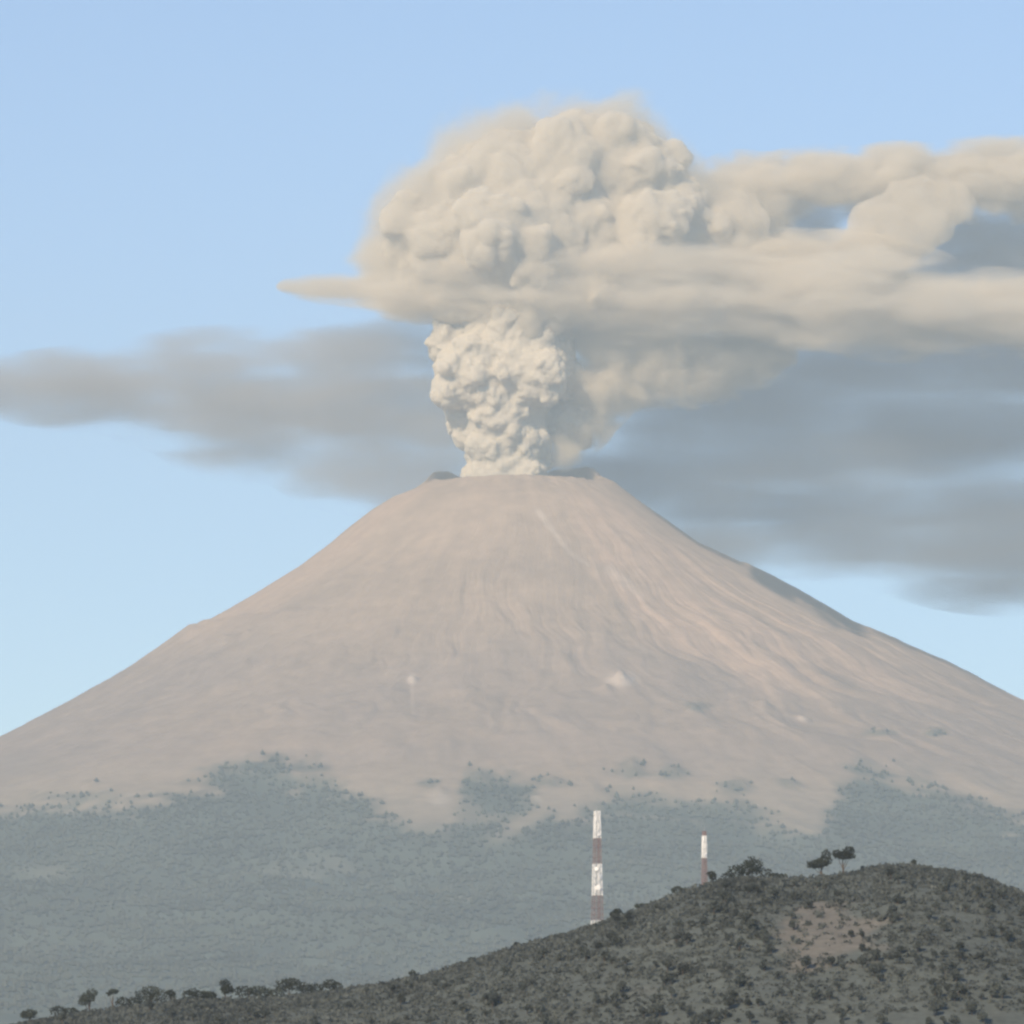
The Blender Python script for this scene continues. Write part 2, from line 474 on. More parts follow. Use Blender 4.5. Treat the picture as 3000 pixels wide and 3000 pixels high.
# the forest on its lower slopes: one mass of small trees
n_try = 95000
tr = np.sqrt(RNG.uniform(3300.0 ** 2, 12500.0 ** 2, n_try))
ta = RNG.uniform(-0.75, 0.75, n_try)
tx, ty = AXIS[0] + tr * np.sin(ta), D - tr * np.cos(ta)
tz = cone_height(tx, ty)
TP = np.stack([tx, ty, tz], -1)
keep = (RNG.uniform(0, 1, n_try) < forest_weight(TP) ** 1.8) & (np.abs(tx) < 3400)
TP = TP[keep]
n_t = len(TP)
hgt = RNG.uniform(9, 24, n_t); wid = hgt * RNG.uniform(0.4, 0.75, n_t); yaw = RNG.uniform(0, 6.28, n_t)
ring = np.array([[math.cos(k * math.tau / 5), math.sin(k * math.tau / 5), 0.28] for k in range(5)])
unit = np.vstack([[0, 0, -0.1], ring, [0, 0, 1.0]])
uf = np.array([[0, (k + 1) % 5 + 1, k + 1] for k in range(5)] + [[6, k + 1, (k + 1) % 5 + 1] for k in range(5)])
cyaw, syaw = np.cos(yaw)[:, None], np.sin(yaw)[:, None]
jx = unit[None, :, 0] * RNG.uniform(0.7, 1.3, (n_t, 7)); jy = unit[None, :, 1] * RNG.uniform(0.7, 1.3, (n_t, 7))
FX = TP[:, None, 0] + wid[:, None] * (cyaw * jx - syaw * jy)
FY = TP[:, None, 1] + wid[:, None] * (syaw * jx + cyaw * jy)
FZ = TP[:, None, 2] + hgt[:, None] * unit[None, :, 2] * RNG.uniform(0.8, 1.2, (n_t, 7))
m_forest = leaf_mat('forest_canopy', (0.11, 0.12, 0.095), 0.2, 600.0)
forest = mesh_obj('forest', np.stack([FX, FY, FZ], -1).reshape(-1, 3), (uf[None] + 7 * np.arange(n_t)[:, None, None]).reshape(-1, 3), m_forest, None, False)
tag(forest, 'hazy grey-green forest covering the lower slopes of the volcano', 'forest', kind='stuff')

# ------------------------------------------------------------------ the hill
HY = 2900.0
CREST = [(-700, 2040), (-300, 1975), (0, 1948), (50, 1936), (150, 1918), (220, 1908), (300, 1898), (380, 1890), (500, 1890), (600, 1877), (700, 1865), (800, 1846),
         (900, 1814), (1000, 1786), (1100, 1758), (1200, 1722), (1280, 1690), (1340, 1668), (1400, 1662), (1470, 1664), (1530, 1660), (1600, 1654),
         (1650, 1638), (1700, 1636), (1780, 1645), (1850, 1660), (1932, 1695), (2100, 1775), (2400, 1890), (2800, 2010)]
CX = np.array([at(a, b, HY)[0] for a, b in CREST]); CZ = np.array([at(a, b, HY)[2] for a, b in CREST])
def hill_height(x, y):
    zc = np.interp(x, CX, CZ)
    zc = (zc + np.interp(x - 6, CX, CZ) + np.interp(x + 6, CX, CZ)) / 3
    t = y - HY
    base = -75.0
    k = np.where(t < 0, np.exp(-(t / 430.0) ** 2), np.exp(-(t / 330.0) ** 2))
    p = np.stack([x, y, 0 * x], -1)
    return base + (zc - base) * k + smooth(5, 70, np.abs(t)) * (5 * fbm(p / 90.0, 3, 81) + 1.2 * fbm(p / 14., 3, 82)) + 0.3 * fbm(p / 8., 2, 84)
hx, hy, hf = grid(np.linspace(-430, 480, 365), np.concatenate([np.linspace(HY - 950, HY - 330, 70)[:-1], np.linspace(HY - 330, HY + 40, 190), np.linspace(HY + 40, HY + 760, 60)[1:]]))
hz = hill_height(hx, hy)
HV = np.stack([hx, hy, hz], -1)
hsx, hsy = survey(HV)
bl = fbm(HV / 25.0, 4, 85)
bare = smooth(1.25, 0.7, np.hypot((hsx - 1560) / 105, (hsy - 1762) / 55) + 1.3 * bl)
bare = np.maximum(bare, 0.2 * smooth(0.15, 0.45, fbm(HV / 30., 3, 86)))
hc = np.array([0.09, 0.104, 0.098]) * (1 + 0.3 * bl[:, None]) * (1 - bare[:, None]) + np.array([0.15, 0.145, 0.13]) * bare[:, None]
m_hill = ground_mat('hill_ground', 0.25, 0.2, 0.4)
hill = mesh_obj('hill', HV, hf, m_hill)
color_attr(hill, hc)
tag(hill, 'dark scrub-covered hill rising to the right in front of the volcano', kind='structure')

# ------------------------------------------------------------------ trees and scrub on the hill
def leaf_faces(centres, sizes, rng):
    """a small bent leaf spray (two triangles) at each centre"""
    n = len(centres)
    a = rng.normal(size=(n, 3)); a /= np.linalg.norm(a, axis=1)[:, None]
    b = np.cross(a, rng.normal(size=(n, 3))); b /= np.linalg.norm(b, axis=1)[:, None]
    nrm = np.cross(a, b)
    s = np.asarray(sizes)[:, None]
    q = np.stack([centres - a * s, centres + b * s * 0.7 + nrm * s * 0.15, centres + a * s, centres - b * s * 0.7 + nrm * s * 0.15], 1)
    return q.reshape(-1, 3), np.arange(4 * n).reshape(-1, 4)

def tube(path, radii, sides=6):
    path = [Vector(p) for p in path]
    v, f = [], []
    for k, p in enumerate(path):
        d = (path[min(k + 1, len(path) - 1)] - path[max(k - 1, 0)]).normalized()
        u = d.orthogonal().normalized(); w = d.cross(u)
        for s in range(sides):
            t = s * math.tau / sides
            v.append(p + (u * math.cos(t) + w * math.sin(t)) * radii[k])
    for k in range(len(path) - 1):
        for s in range(sides):
            a, b = k * sides + s, k * sides + (s + 1) % sides
            f.append((a, b, b + sides, a + sides))
    return [tuple(x) for x in v], f

def join(parts):
    v, f, o = [], [], 0
    for a, b in parts:
        v += list(a); f += [tuple(q + o for q in r) for r in b]; o += len(a)
    return v, f

m_bark = plain_mat('bark', (0.09, 0.07, 0.055), 0.9, 0.3, 1.5, 0.1)
m_leaf = leaf_mat('hill_leaves', (0.115, 0.13, 0.12), 0.28)
m_leaf_dark = leaf_mat('skyline_leaves', (0.068, 0.078, 0.064))
m_scrub = leaf_mat('scrub_leaves', (0.12, 0.132, 0.122), 0.28)

def tree_meshes(seed, height, lobes, leaves, leaf_size, trunk_r, mat):
    """lobes: (x, y, z, rx, rz) as fractions of the height"""
    rng = np.random.default_rng(seed)
    cs, ss = [], []
    tot = sum(l[3] ** 2 * l[4] for l in lobes)
    limbs = []
    for (lx, ly, lz, lr, lh) in lobes:
        n = max(20, int(leaves * lr ** 2 * lh / tot))
        d = rng.normal(size=(n, 3)); d /= np.linalg.norm(d, axis=1)[:, None]
        rad = rng.uniform(0.35, 1.0, n) ** 0.6 * (1 + 0.28 * noise3(d * 2.3 + seed, seed))
        p = d * rad[:, None] * np.array([lr, lr, lh]) + np.array([lx, ly, lz])
        cs.append(p * height); ss.append(rng.uniform(0.6, 1.4, n) * leaf_size)
        limbs.append(tube([(0, 0, height * 0.3 * rng.uniform(0.6, 1)), (lx * height * 0.5, ly * height * 0.5, lz * height * 0.6), (lx * height, ly * height, lz * height)],
                          [trunk_r * 0.55, trunk_r * 0.4, trunk_r * 0.12], 5))
    lv, lf = leaf_faces(np.vstack(cs), np.concatenate(ss), rng)
    tv, tf = join([tube([(0, 0, -1.2), (0.02 * height, 0, height * 0.2), (0, 0.015 * height, height * 0.42), (0, 0, height * 0.62)],
                        [trunk_r * 1.35, trunk_r, trunk_r * 0.8, trunk_r * 0.35], 7)] + limbs)
    me_c = mesh_obj('crown', lv, lf, mat, None, False)
    me_t = mesh_obj('trunk', tv, tf, m_bark)
    return me_t, me_c

def place_tree(name, proto, loc, rz, scale, label, group=None, cat='tree'):
    root = empty(name, loc)
    root.rotation_euler = (0, 0, rz)
    root.scale = (scale, scale, scale) if not hasattr(scale, '__len__') else scale
    tag(root, label, cat, group)
    for nm, src in zip(('trunk', 'crown'), proto):
        o = src.copy()
        o.name = nm
        COL.objects.link(o)
        o.parent = root
    return root

def on_hill(px, py, Y=None):
    """a point of the hill near the surveyed direction; without Y the direction is followed until it meets the slope"""
    if Y is None:
        ys = np.linspace(HY - 420, HY + 5, 500)
        pts = np.array([at(px, py, y) for y in ys])
        hit = np.nonzero(pts[:, 2] <= hill_height(pts[:, 0], pts[:, 1]))[0]
        Y = ys[hit[0]] if len(hit) else HY
    p = at(px, py, Y)
    return (p[0], p[1], float(hill_height(np.array([p[0]]), np.array([p[1]]))[0]) - 0.15)

protos = []
prng = random.Random(3)
for k in range(7):
    lobes = [(prng.uniform(-.22, .22), prng.uniform(-.22, .22), prng.uniform(.42, .8), prng.uniform(.16, .3), prng.uniform(.14, .24)) for _ in range(prng.randint(4, 7))]
    protos.append(tree_meshes(100 + k, 6.0, lobes, 420, 0.42, 0.16, m_leaf))

# trees standing out on the skyline (survey x, base y, height m, lobes, leaves, label)
U = 0.2627
SKY = [
    (1549, 1652, 15.0, [(-.12, 0, .52, .36, .15), (.10, 0, .62, .27, .18), (.16, 0, .84, .18, .16), (-.28, .05, .46, .2, .12)], 1100, 'leaning dark tree, left one of the pair on the hilltop'),
    (1590, 1652, 15.5, [(0, 0, .68, .3, .14), (.2, 0, .84, .2, .14), (-.18, 0, .76, .18, .12), (.24, 0, .66, .2, .1)], 1000, 'flat-topped dark tree with bare trunk, right one of the hilltop pair'),
    (1412, 1664, 13.0, [(0, 0, .5, .5, .28), (.25, 0, .62, .36, .3), (-.45, 0, .36, .42, .3), (.62, 0, .3, .35, .26), (.1, 0, .78, .25, .2), (-.75, 0, .2, .3, .2)], 1800, 'large dome-shaped dark tree on the hill crest right of the smaller tower'),
    (1468, 1664, 5.5, [(-.3, 0, .5, .5, .35), (.4, 0, .45, .55, .32)], 420, 'low dark tree beside the dome-shaped tree on the crest'),
    (1342, 1674, 8.0, [(0, 0, .7, .3, .2), (.1, 0, .5, .25, .2)], 300, 'small round tree at the foot of the smaller tower'),
    (1724, 1640, 5.0, [(0, 0, .6, .3, .3)], 160, 'single tiny tree on the bare right crest of the hill'),
    (168, 1925, 14.0, [(-.08, 0, .62, .3, .18), (.1, 0, .8, .22, .16), (-.2, 0, .48, .22, .14)], 700, 'rounded dark tree rising at the low left end of the hill'),
    (212, 1915, 12.5, [(.05, 0, .82, .22, .1), (-.12, 0, .74, .14, .09)], 260, 'thin tree with small crown beside the rounded left tree'),
    (55, 1955, 11.0, [(0, 0, .55, .36, .22), (-.2, 0, .5, .22, .18)], 500, 'dark treetop just showing at the bottom left corner'),
    (285, 1918, 11.5, [(-.3, 0, .5, .5, .3), (.35, 0, .5, .5, .3), (.0, 0, .66, .45, .28)], 900, 'broad low tree between the left trees and the round-crowned tree'),
    (322, 1905, 8.5, [(0, 0, .7, .3, .2), (.12, 0, .5, .22, .2)], 300, 'small upright tree left of the round-crowned tree'),
    (424, 1897, 12.0, [(0, 0, .72, .24, .24), (.1, 0, .5, .3, .2)], 560, 'upright round-crowned tree poking above the low left ridge'),
    (470, 1899, 10.5, [(-.3, 0, .5, .5, .3), (.4, 0, .5, .5, .28)], 620, 'low spreading tree joining two taller ones on the left ridge'),
    (545, 1893, 11.0, [(-.25, 0, .6, .42, .28), (.3, 0, .6, .4, .28), (.05, 0, .75, .4, .2)], 800, 'wide arched dark tree on the low left ridge'),
    (622, 1884, 8.5, [(0, 0, .55, .5, .3), (.4, 0, .45, .4, .25)], 420, 'low dark tree on the ridge just right of the arched tree'),
    (778, 1858, 6.0, [(0, 0, .6, .3, .3), (.4, 0, .35, .4, .25)], 280, 'small pointed tree on the long bare part of the ridge'),
    (975, 1800, 5.0, [(0, 0, .6, .32, .3)], 180, 'tiny tree on the ridge left of the tall tower'),
    (242, 1920, 8.5, [(-.3, 0, .5, .5, .3), (.4, 0, .5, .5, .3)], 500, 'low bushy tree filling the gap right of the thin left tree'),
    (365, 1905, 8.0, [(-.3, 0, .5, .5, .3), (.4, 0, .5, .55, .3), (0, 0, .7, .4, .25)], 560, 'low wide tree left of the upright round-crowned tree'),
    (395, 1902, 7.0, [(0, 0, .5, .55, .3)], 360, 'small round bush touching the left side of the round-crowned tree'),
    (508, 1896, 8.5, [(-.3, 0, .5, .55, .3), (.4, 0, .45, .55, .3)], 560, 'low tree under the left shoulder of the wide arched tree'),
    (588, 1888, 8.0, [(-.3, 0, .5, .5, .3), (.3, 0, .5, .5, .3)], 460, 'round low tree under the right shoulder of the wide arched tree'),
    (120, 1938, 9.0, [(-.3, 0, .5, .5, .3), (.4, 0, .45, .5, .3)], 520, 'bushy tree between the corner treetop and the rounded left tree'),
    (1210, 1725, 5.0, [(-.2, 0, .5, .5, .3), (.4, 0, .45, .5, .3)], 300, 'low round bush on the ridge midway between the two towers'),
    (1282, 1696, 6.0, [(-.2, 0, .5, .5, .32), (.5, 0, .4, .5, .28)], 340, 'low bushy tree on the ridge left of the smaller tower'),
    (1165, 1740, 6.5, [(0, 0, .6, .36, .28), (-.3, 0, .45, .3, .22)], 340, 'dark round tree right beside the tall tower base'),
]
for n, (px, py, h, lobes, leaves, label) in enumerate(SKY):
    proto = tree_meshes(300 + n, h, lobes, leaves, 0.5, 0.03 * h ** 0.9 + 0.05, m_leaf_dark)
    Y = HY + RNG.uniform(-6, 4)
    loc = on_hill(px, py, Y)
    root = empty('skyline_tree', loc)
    tag(root, label, 'tree', 'trees along the hill skyline')
    for o in proto:
        o.parent = root

# shrubby trees scattered over the slope facing the camera
n_placed = 0
while n_placed < 290:
    px, py = RNG.uniform(-20, 1960), RNG.uniform(1640, 1945)
    top = np.interp(px, [c_[0] for c_ in CREST], [c_[1] for c_ in CREST])
    if py < top + 8 or (abs(px - 1570) < 110 and abs(py - 1765) < 50 and RNG.uniform() < 0.85):
        continue
    loc = on_hill(px, py)
    s = RNG.uniform(0.5, 1.2)
    place_tree('hill_tree', protos[n_placed % 7], loc, RNG.uniform(0, 6.28), (s, s, s * RNG.uniform(0.8, 1.15)), 'low bushy tree among the scrub on the dark hillside', 'bushy trees scattered over the hillside')
    n_placed += 1
for pr in protos:
    for o in pr:
        bpy.data.objects.remove(o)

# the scrub between them: one mass
n_s = 34000
sxp = RNG.uniform(-400, 420, n_s); syp = HY + 10 - 330 * RNG.uniform(0, 1, n_s) ** 1.25
szp = hill_height(sxp, syp)
sp = np.stack([sxp, syp, szp], -1)
s1, s2 = survey(sp)
k = RNG.uniform(0, 1, n_s) > 0.75 * smooth(1.3, 0.6, np.hypot((s1 - 1560) / 105, (s2 - 1762) / 50))
k &= (s1 > -60) & (s1 < 2000) & (s2 < 1970)
sp = sp[k]
per = 11
size = 0.6 + 2.2 * RNG.uniform(0, 1, len(sp)) ** 2
d = RNG.normal(size=(len(sp), per, 3)); d /= np.linalg.norm(d, axis=2)[..., None]
d[..., 2] = np.abs(d[..., 2])
cen = sp[:, None] + d * (size[:, None] * RNG.uniform(0.4, 1, (len(sp), per)))[..., None] * np.array([1, 1, 1.0])
lv, lf = leaf_faces(cen.reshape(-1, 3), np.repeat(size * 0.38, per) * RNG.uniform(0.7, 1.3, len(sp) * per), RNG)
scrub_o = mesh_obj('scrub_undergrowth', lv, lf, m_scrub, None, False)
tag(scrub_o, 'low grey-green scrub covering the near hill between its trees', 'scrub', kind='stuff')

# ------------------------------------------------------------------ radio towers
m_white = plain_mat('white_paint', (0.8, 0.8, 0.79), 0.5, 0.06, 0.6)
m_red = plain_mat('faded_red_paint', (0.24, 0.16, 0.155), 0.55, 0.15, 0.6)
m_steel = plain_mat('galvanised_steel', (0.42, 0.43, 0.44), 0.45, 0.12, 3.0)
m_concrete = plain_mat('concrete', (0.4, 0.39, 0.36), 0.9, 0.15, 1.0, 0.1)

def beam(a, b, w):
    a, b = Vector(a), Vector(b)
    d = (b - a).normalized(); u = d.orthogonal().normalized() * w / 2; v = d.cross(u).normalized() * w / 2
    vv = [tuple(p + s * u + t * v) for p in (a, b) for (s, t) in ((-1, -1), (1, -1), (1, 1), (-1, 1))]
    return vv, [(0, 1, 2, 3), (7, 6, 5, 4), (0, 4, 5, 1), (1, 5, 6, 2), (2, 6, 7, 3), (3, 7, 4, 0)]

def drum(c, r, depth, yaw):
    n = 12
    c = Vector(c); fwd = Vector((math.sin(yaw), -math.cos(yaw), 0)); u = Vector((fwd.y, -fwd.x, 0)); w = Vector((0, 0, 1))
    v = []
    for k in (0, 1):
        for s in range(n):
            t = s * math.tau / n
            v.append(tuple(c + fwd * depth * k + (u * math.cos(t) + w * math.sin(t)) * r * (0.75 if k == 0 else 1)))
    f = [(s, (s + 1) % n, n + (s + 1) % n, n + s) for s in range(n)]
    v += [tuple(c), tuple(c + fwd * depth * 1.15)]
    f += [(2 * n, (s + 1) % n, s, s) for s in range(n)] + [(2 * n + 1, n + s, n + (s + 1) % n, n + (s + 1) % n) for s in range(n)]
    return v, f

def mixed_mesh(name, v, f, mat, parent):
    me = bpy.data.meshes.new(name)
    me.from_pydata([tuple(p) for p in v], [], [tuple(dict.fromkeys(q)) for q in f])
    me.materials.append(mat)
    o = bpy.data.objects.new(name, me)
    COL.objects.link(o); o.parent = parent
    return o

def tower(loc, bands, w_base, w_top, label, panel, dishes, antennas, leg_w, brace_w):
    """bands: (height of the top, paint) from the ground up"""
    root = empty('radio_tower', loc)
    root.rotation_euler = (0, 0, math.radians(18))
    tag(root, label, 'tower', 'red and white radio towers on the hill')
    H = bands[-1][0]
    half = lambda z: 0.5 * (w_base + (w_top - w_base) * min(1, z / H))
    corner = lambda z, k: (half(z) * (1 if k in (1, 2) else -1), half(z) * (1 if k in (2, 3) else -1), z)
    z0 = -1.0
    for (z1, mat) in bands:
        parts = []
        thin = 1.0 if mat is m_white else 0.6       # red bands get slimmer members so they show fainter
        n = max(1, round((z1 - z0) / panel)); hh = (z1 - z0) / n
        for q in range(n):
            a, b = z0 + q * hh, z0 + (q + 1) * hh
            for kk in range(4):
                k2 = (kk + 1) % 4
                parts.append(beam(corner(a, kk), corner(b, k2), brace_w * thin)); parts.append(beam(corner(a, k2), corner(b, kk), brace_w * thin))
                parts.append(beam(corner(b, kk), corner(b, k2), brace_w * thin))
        for kk in range(4):
            parts.append(beam(corner(z0, kk), corner(z1, kk), leg_w * thin))
        # ladder and cable tray up the middle, painted with the band
        for xx in (-.35, .35):
            parts.append(beam((xx, -half(z0) * .8, z0), (xx, -half(z1) * .8, z1), 0.12))
        parts.append(beam((0, -half(z0) * .75, z0), (0, -half(z1) * .75, z1), 0.3 * thin ** 2))
        v, f = join(parts)
        o = mixed_mesh('lattice_section', v, f, mat, root)
        o['label'] = ('white' if mat is m_white else 'red') + ' painted lattice section'
        z0 = z1
    for (z, yaw, r) in dishes:
        v, f = drum((math.sin(yaw) * half(z), -math.cos(yaw) * half(z), z), r, 0.7 * r, yaw)
        mixed_mesh('drum_antenna', v, f, m_white, root)
    for (z, yaw, h) in antennas:
        x, y = math.sin(yaw) * (half(z) + .4), -math.cos(yaw) * (half(z) + .4)
        v, f = beam((x, y, z), (x, y, z + h), 0.42)
        mixed_mesh('panel_antenna', v, f, m_white, root)
    v, f = join([tube([(0, 0, H), (0, 0, H + 3.2)], [0.07, 0.03], 6), beam((-half(H), 0, H), (half(H), 0, H), 0.15)])
    mixed_mesh('lightning_rod', v, f, m_steel, root)
    v, f = beam((0, 0, -2.0), (0, 0, -0.2), w_base * 1.25)
    mixed_mesh('footing', v, f, m_concrete, root)
    return root

YT = HY - 4
base = on_hill(1127, 1760, YT)
zz = lambda py: at(1127, py, YT)[2] - base[2]
tower(base, [(zz(1737), m_white), (zz(1690), m_red), (zz(1630), m_white), (zz(1582), m_red), (zz(1530), m_white)], 4.7, 2.3,
      'tall red and white lattice tower standing on the hill ridge', 3.0,
      [(zz(1640), -0.5, 1.0), (zz(1655), 0.4, 1.2), (zz(1675), -0.2, 1.4), (zz(1575), 0.1, 0.8)],
      [(zz(1565), a, 2.6) for a in (-0.9, 0.2, 1.3)] + [(zz(1548), a, 2.4) for a in (-0.6, 0.6)] + [(zz(1684), a, 2.6) for a in (-0.7, 0.0, 0.7)], 0.3, 0.15)
YT2 = HY + 2
base = on_hill(1329, 1672, YT2)
zz = lambda py: at(1329, py, YT2)[2] - base[2]
tower(base, [(zz(1619), m_red), (zz(1577), m_white), (zz(1568), m_red)], 2.3, 1.5,
      'short red and white tower beside the dome-shaped tree', 2.2,
      [(zz(1612), 0.1, 0.7)], [(zz(1600), a, 2.4) for a in (-0.9, 0.1, 1.0)] + [(zz(1588), a, 2.2) for a in (-0.5, 0.5)], 0.26, 0.15)

# ------------------------------------------------------------------ the eruption
def ico(sub):
    t = (1 + 5 ** 0.5) / 2
    v = [(-1, t, 0), (1, t, 0), (-1, -t, 0), (1, -t, 0), (0, -1, t), (0, 1, t), (0, -1, -t), (0, 1, -t), (t, 0, -1), (t, 0, 1), (-t, 0, -1), (-t, 0, 1)]
    f = [(0, 11, 5), (0, 5, 1), (0, 1, 7), (0, 7, 10), (0, 10, 11), (1, 5, 9), (5, 11, 4), (11, 10, 2), (10, 7, 6), (7, 1, 8), (3, 9, 4), (3, 4, 2), (3, 2, 6), (3, 6, 8), (3, 8, 9),
         (4, 9, 5), (2, 4, 11), (6, 2, 10), (8, 6, 7), (9, 8, 1)]
    v = [np.array(p) / np.linalg.norm(p) for p in v]
    for _ in range(sub):
        mid, nf = {}, []
        def m(a, b):
            key = (min(a, b), max(a, b))
            if key not in mid:
                q = v[a] + v[b]; v.append(q / np.linalg.norm(q)); mid[key] = len(v) - 1
            return mid[key]
        for a, b, c_ in f:
            x, y, z = m(a, b), m(b, c_), m(c_, a)
            nf += [(a, x, z), (b, y, x), (c_, z, y), (x, y, z)]
        f = nf
    return np.array(v), np.array(f)
ICO = {1: ico(1), 2: ico(2), 3: ico(3)}

def hull(name, blobs, voxel, mat, parent=None, children=0, child_r=(0.25, 0.45), grand=0, billow=0.0, bscale=100.0, warp=0.0, wscale=400.0, seed=1, relax=2):
    """blobs: (survey x, survey y, depth offset, rx, ry, rdepth) in survey units at the volcano; merged into one closed skin"""
    rng = np.random.default_rng(seed)
    E = []
    for (px, py, dep, rx, ry, rd) in blobs:
        c0 = at(px, py, D + dep * PX)
        E.append((c0, np.array([rx, rd, ry]) * PX, 3))
        for _ in range(children):
            d = rng.normal(size=3); d /= np.linalg.norm(d)
            if d[1] > 0.3: d[1] *= -1
            rr_ = rng.uniform(*child_r)
            cr = np.array([rx, rd, ry]) * PX
            c1 = c0 + d * cr * (1 - 0.35 * rr_)
            s1_ = cr * rr_
            E.append((c1, s1_, 2))
            for _g in range(grand):
                d2 = rng.normal(size=3); d2 /= np.linalg.norm(d2)
                if d2[1] > 0.2: d2[1] *= -1
                r2 = rng.uniform(0.3, 0.5)
                E.append((c1 + d2 * s1_ * (1 - 0.3 * r2), s1_ * r2, 1))
    vs_, fs_, off = [], [], 0
    for c0, s0, lev in E:
        v, f = ICO[lev]
        vs_.append(v * s0 + c0); fs_.append(f + off); off += len(v)
    tmp = mesh_obj(name, np.vstack(vs_), np.vstack(fs_), mat)
    md = tmp.modifiers.new('union', 'REMESH')
    md.mode = 'VOXEL'; md.voxel_size = voxel * PX; md.adaptivity = 0
    dg = bpy.context.evaluated_depsgraph_get()
    me = bpy.data.meshes.new_from_object(tmp.evaluated_get(dg))
    tmp.modifiers.clear()
    old = tmp.data
    tmp.data = me
    bpy.data.meshes.remove(old)
    nv = len(me.vertices)
    co = np.empty(nv * 3, dtype=np.float32); me.vertices.foreach_get('co', co); co = co.reshape(-1, 3).astype(np.float64)
    ed = np.empty(len(me.edges) * 2, dtype=np.int32); me.edges.foreach_get('vertices', ed); ed = ed.reshape(-1, 2)
    deg = np.bincount(ed.ravel(), minlength=nv)[:, None]
    for _ in range(relax):
        acc = np.zeros_like(co)
        np.add.at(acc, ed[:, 0], co[ed[:, 1]]); np.add.at(acc, ed[:, 1], co[ed[:, 0]])
        co = 0.5 * co + 0.5 * acc / deg
    me.vertices.foreach_set('co', co.astype(np.float32).ravel()); me.update()
    no = np.empty(nv * 3, dtype=np.float32); me.vertices.foreach_get('normal', no); no = no.reshape(-1, 3)
    if billow:
        q = co / (bscale * PX)
        h = 0.0; a = 1.0
        for o_ in range(5):
            h = h + a * (np.abs(noise3(q * 2.0 ** o_ + 5.1 * o_, seed + o_)) * 2 - 0.45); a *= 0.55
        co = co + no * (h * billow * PX)[:, None]
    if warp:
        q = co / (wscale * PX) * np.array([1, 1, 2.2])
        co = co + np.stack([fbm(q, 3, seed + 10), fbm(q, 3, seed + 20), 0.45 * fbm(q, 3, seed + 30)], -1) * warp * PX
    me.vertices.foreach_set('co', co.astype(np.float32).ravel())
    me.polygons.foreach_set('use_smooth', np.ones(len(me.polygons), dtype=bool))
    me.update()
    if not me.materials:
        me.materials.append(mat)
    tmp.parent = parent
    return tmp

def S(px, py, dep, r):
    return (px, py, dep, r, r, r)

ASH = (0.96, 0.88, 0.725)
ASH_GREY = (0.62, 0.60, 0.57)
m_col = ash_mat('dense_ash', 0.08, ASH, 0.35)
m_head = ash_mat('billowing_ash', 0.032, ASH, 0.16)

plume = empty('eruption_plume', tuple(at(955, 905, D)))
tag(plume, 'cream ash column boiling out of the crater into a mushroom head', 'plume')
def adopt(o):
    o.parent = plume
    o.matrix_parent_inverse = Matrix.Translation(plume.location).inverted()
    return o

def soft_hull(name, blobs, voxel, mat):
    return hull(name, [(a, b, c_, rx * 1.12, ry * 1.12, rd * 1.12) for (a, b, c_, rx, ry, rd) in blobs], voxel, mat, relax=1)

adopt(hull('column', [S(955, 930, 0, 76), S(955, 890, 0, 78), S(948, 845, 0, 74), S(945, 800, 0, 84), S(895, 775, 5, 52), S(890, 705, -50, 72), S(1006, 702, -62, 70), S(955, 690, 20, 112), S(950, 745, 0, 90),
                      S(866, 655, 0, 58), S(1035, 660, 0, 54), S(935, 640, -45, 58), S(1058, 722, 20, 40), S(960, 610, 0, 92), S(890, 615, 10, 52), S(1072, 800, 35, 46), S(1000, 850, 10, 44)],
           3.6, m_col, children=6, child_r=(0.32, 0.55), grand=4, billow=7, bscale=38, seed=11, relax=1))
adopt(hull('mushroom_head', [S(850, 450, 0, 112), S(950, 365, 0, 118), S(1065, 340, 0, 112), S(1160, 315, 0, 92), S(1220, 340, 0, 82), S(1270, 400, 0, 80), S(1000, 455, -40, 130),
                             S(795, 505, 0, 75), S(900, 500, 0, 95), S(1110, 455, 0, 115), S(1250, 450, 0, 100), S(1340, 440, 20, 70), S(945, 455, -105, 92), S(1235, 425, -90, 66),
                             S(870, 545, -30, 62), S(1000, 545, -50, 90), S(1120, 540, -40, 85), S(1240, 530, 0, 80), S(1000, 590, 0, 70)],
           6, m_head, children=9, child_r=(0.25, 0.55), grand=3, billow=13, bscale=95, seed=12, relax=1))
B = [S(830, 440, 20, 160), S(940, 345, 20, 165), S(1070, 320, 30, 150), S(1165, 300, 30, 132), S(1250, 400, 30, 128), S(770, 500, 10, 115)]
adopt(soft_hull('head_halo', B, 14, soft_ash_mat('thin_ash', B, 0.015, ASH, 110, (1, 1, 1), 0.6, 1.2, 0.0, 4, 0.0)))
B = [(645, 541, -20, 115, 22, 110), (760, 550, -20, 190, 38, 150), (980, 555, -20, 300, 68, 200), (1250, 550, -20, 320, 98, 220), (1500, 550, -20, 320, 105, 230), (1750, 590, -20, 330, 82, 250), (2050, 595, 0, 320, 78, 250)]
adopt(soft_hull('skirt', B, 12, soft_ash_mat('spreading_ash', B, 0.013, ASH, 110, (1.7, 1, 0.5), 0.8, 3.0, -0.05, 7)))
B = [S(1060, 850, 10, 40), S(1100, 795, 25, 58), S(1115, 730, 30, 85), S(1145, 670, 30, 85), (1230, 690, 50, 110, 80, 90), (1320, 690, 70, 115, 80, 90), (1400, 670, 90, 100, 65, 80)]
adopt(soft_hull('side_puff', B, 10, soft_ash_mat('side_ash', B, 0.018, ASH, 70, (1, 1, 0.8), 0.5, 2.2, -0.1, 6)))

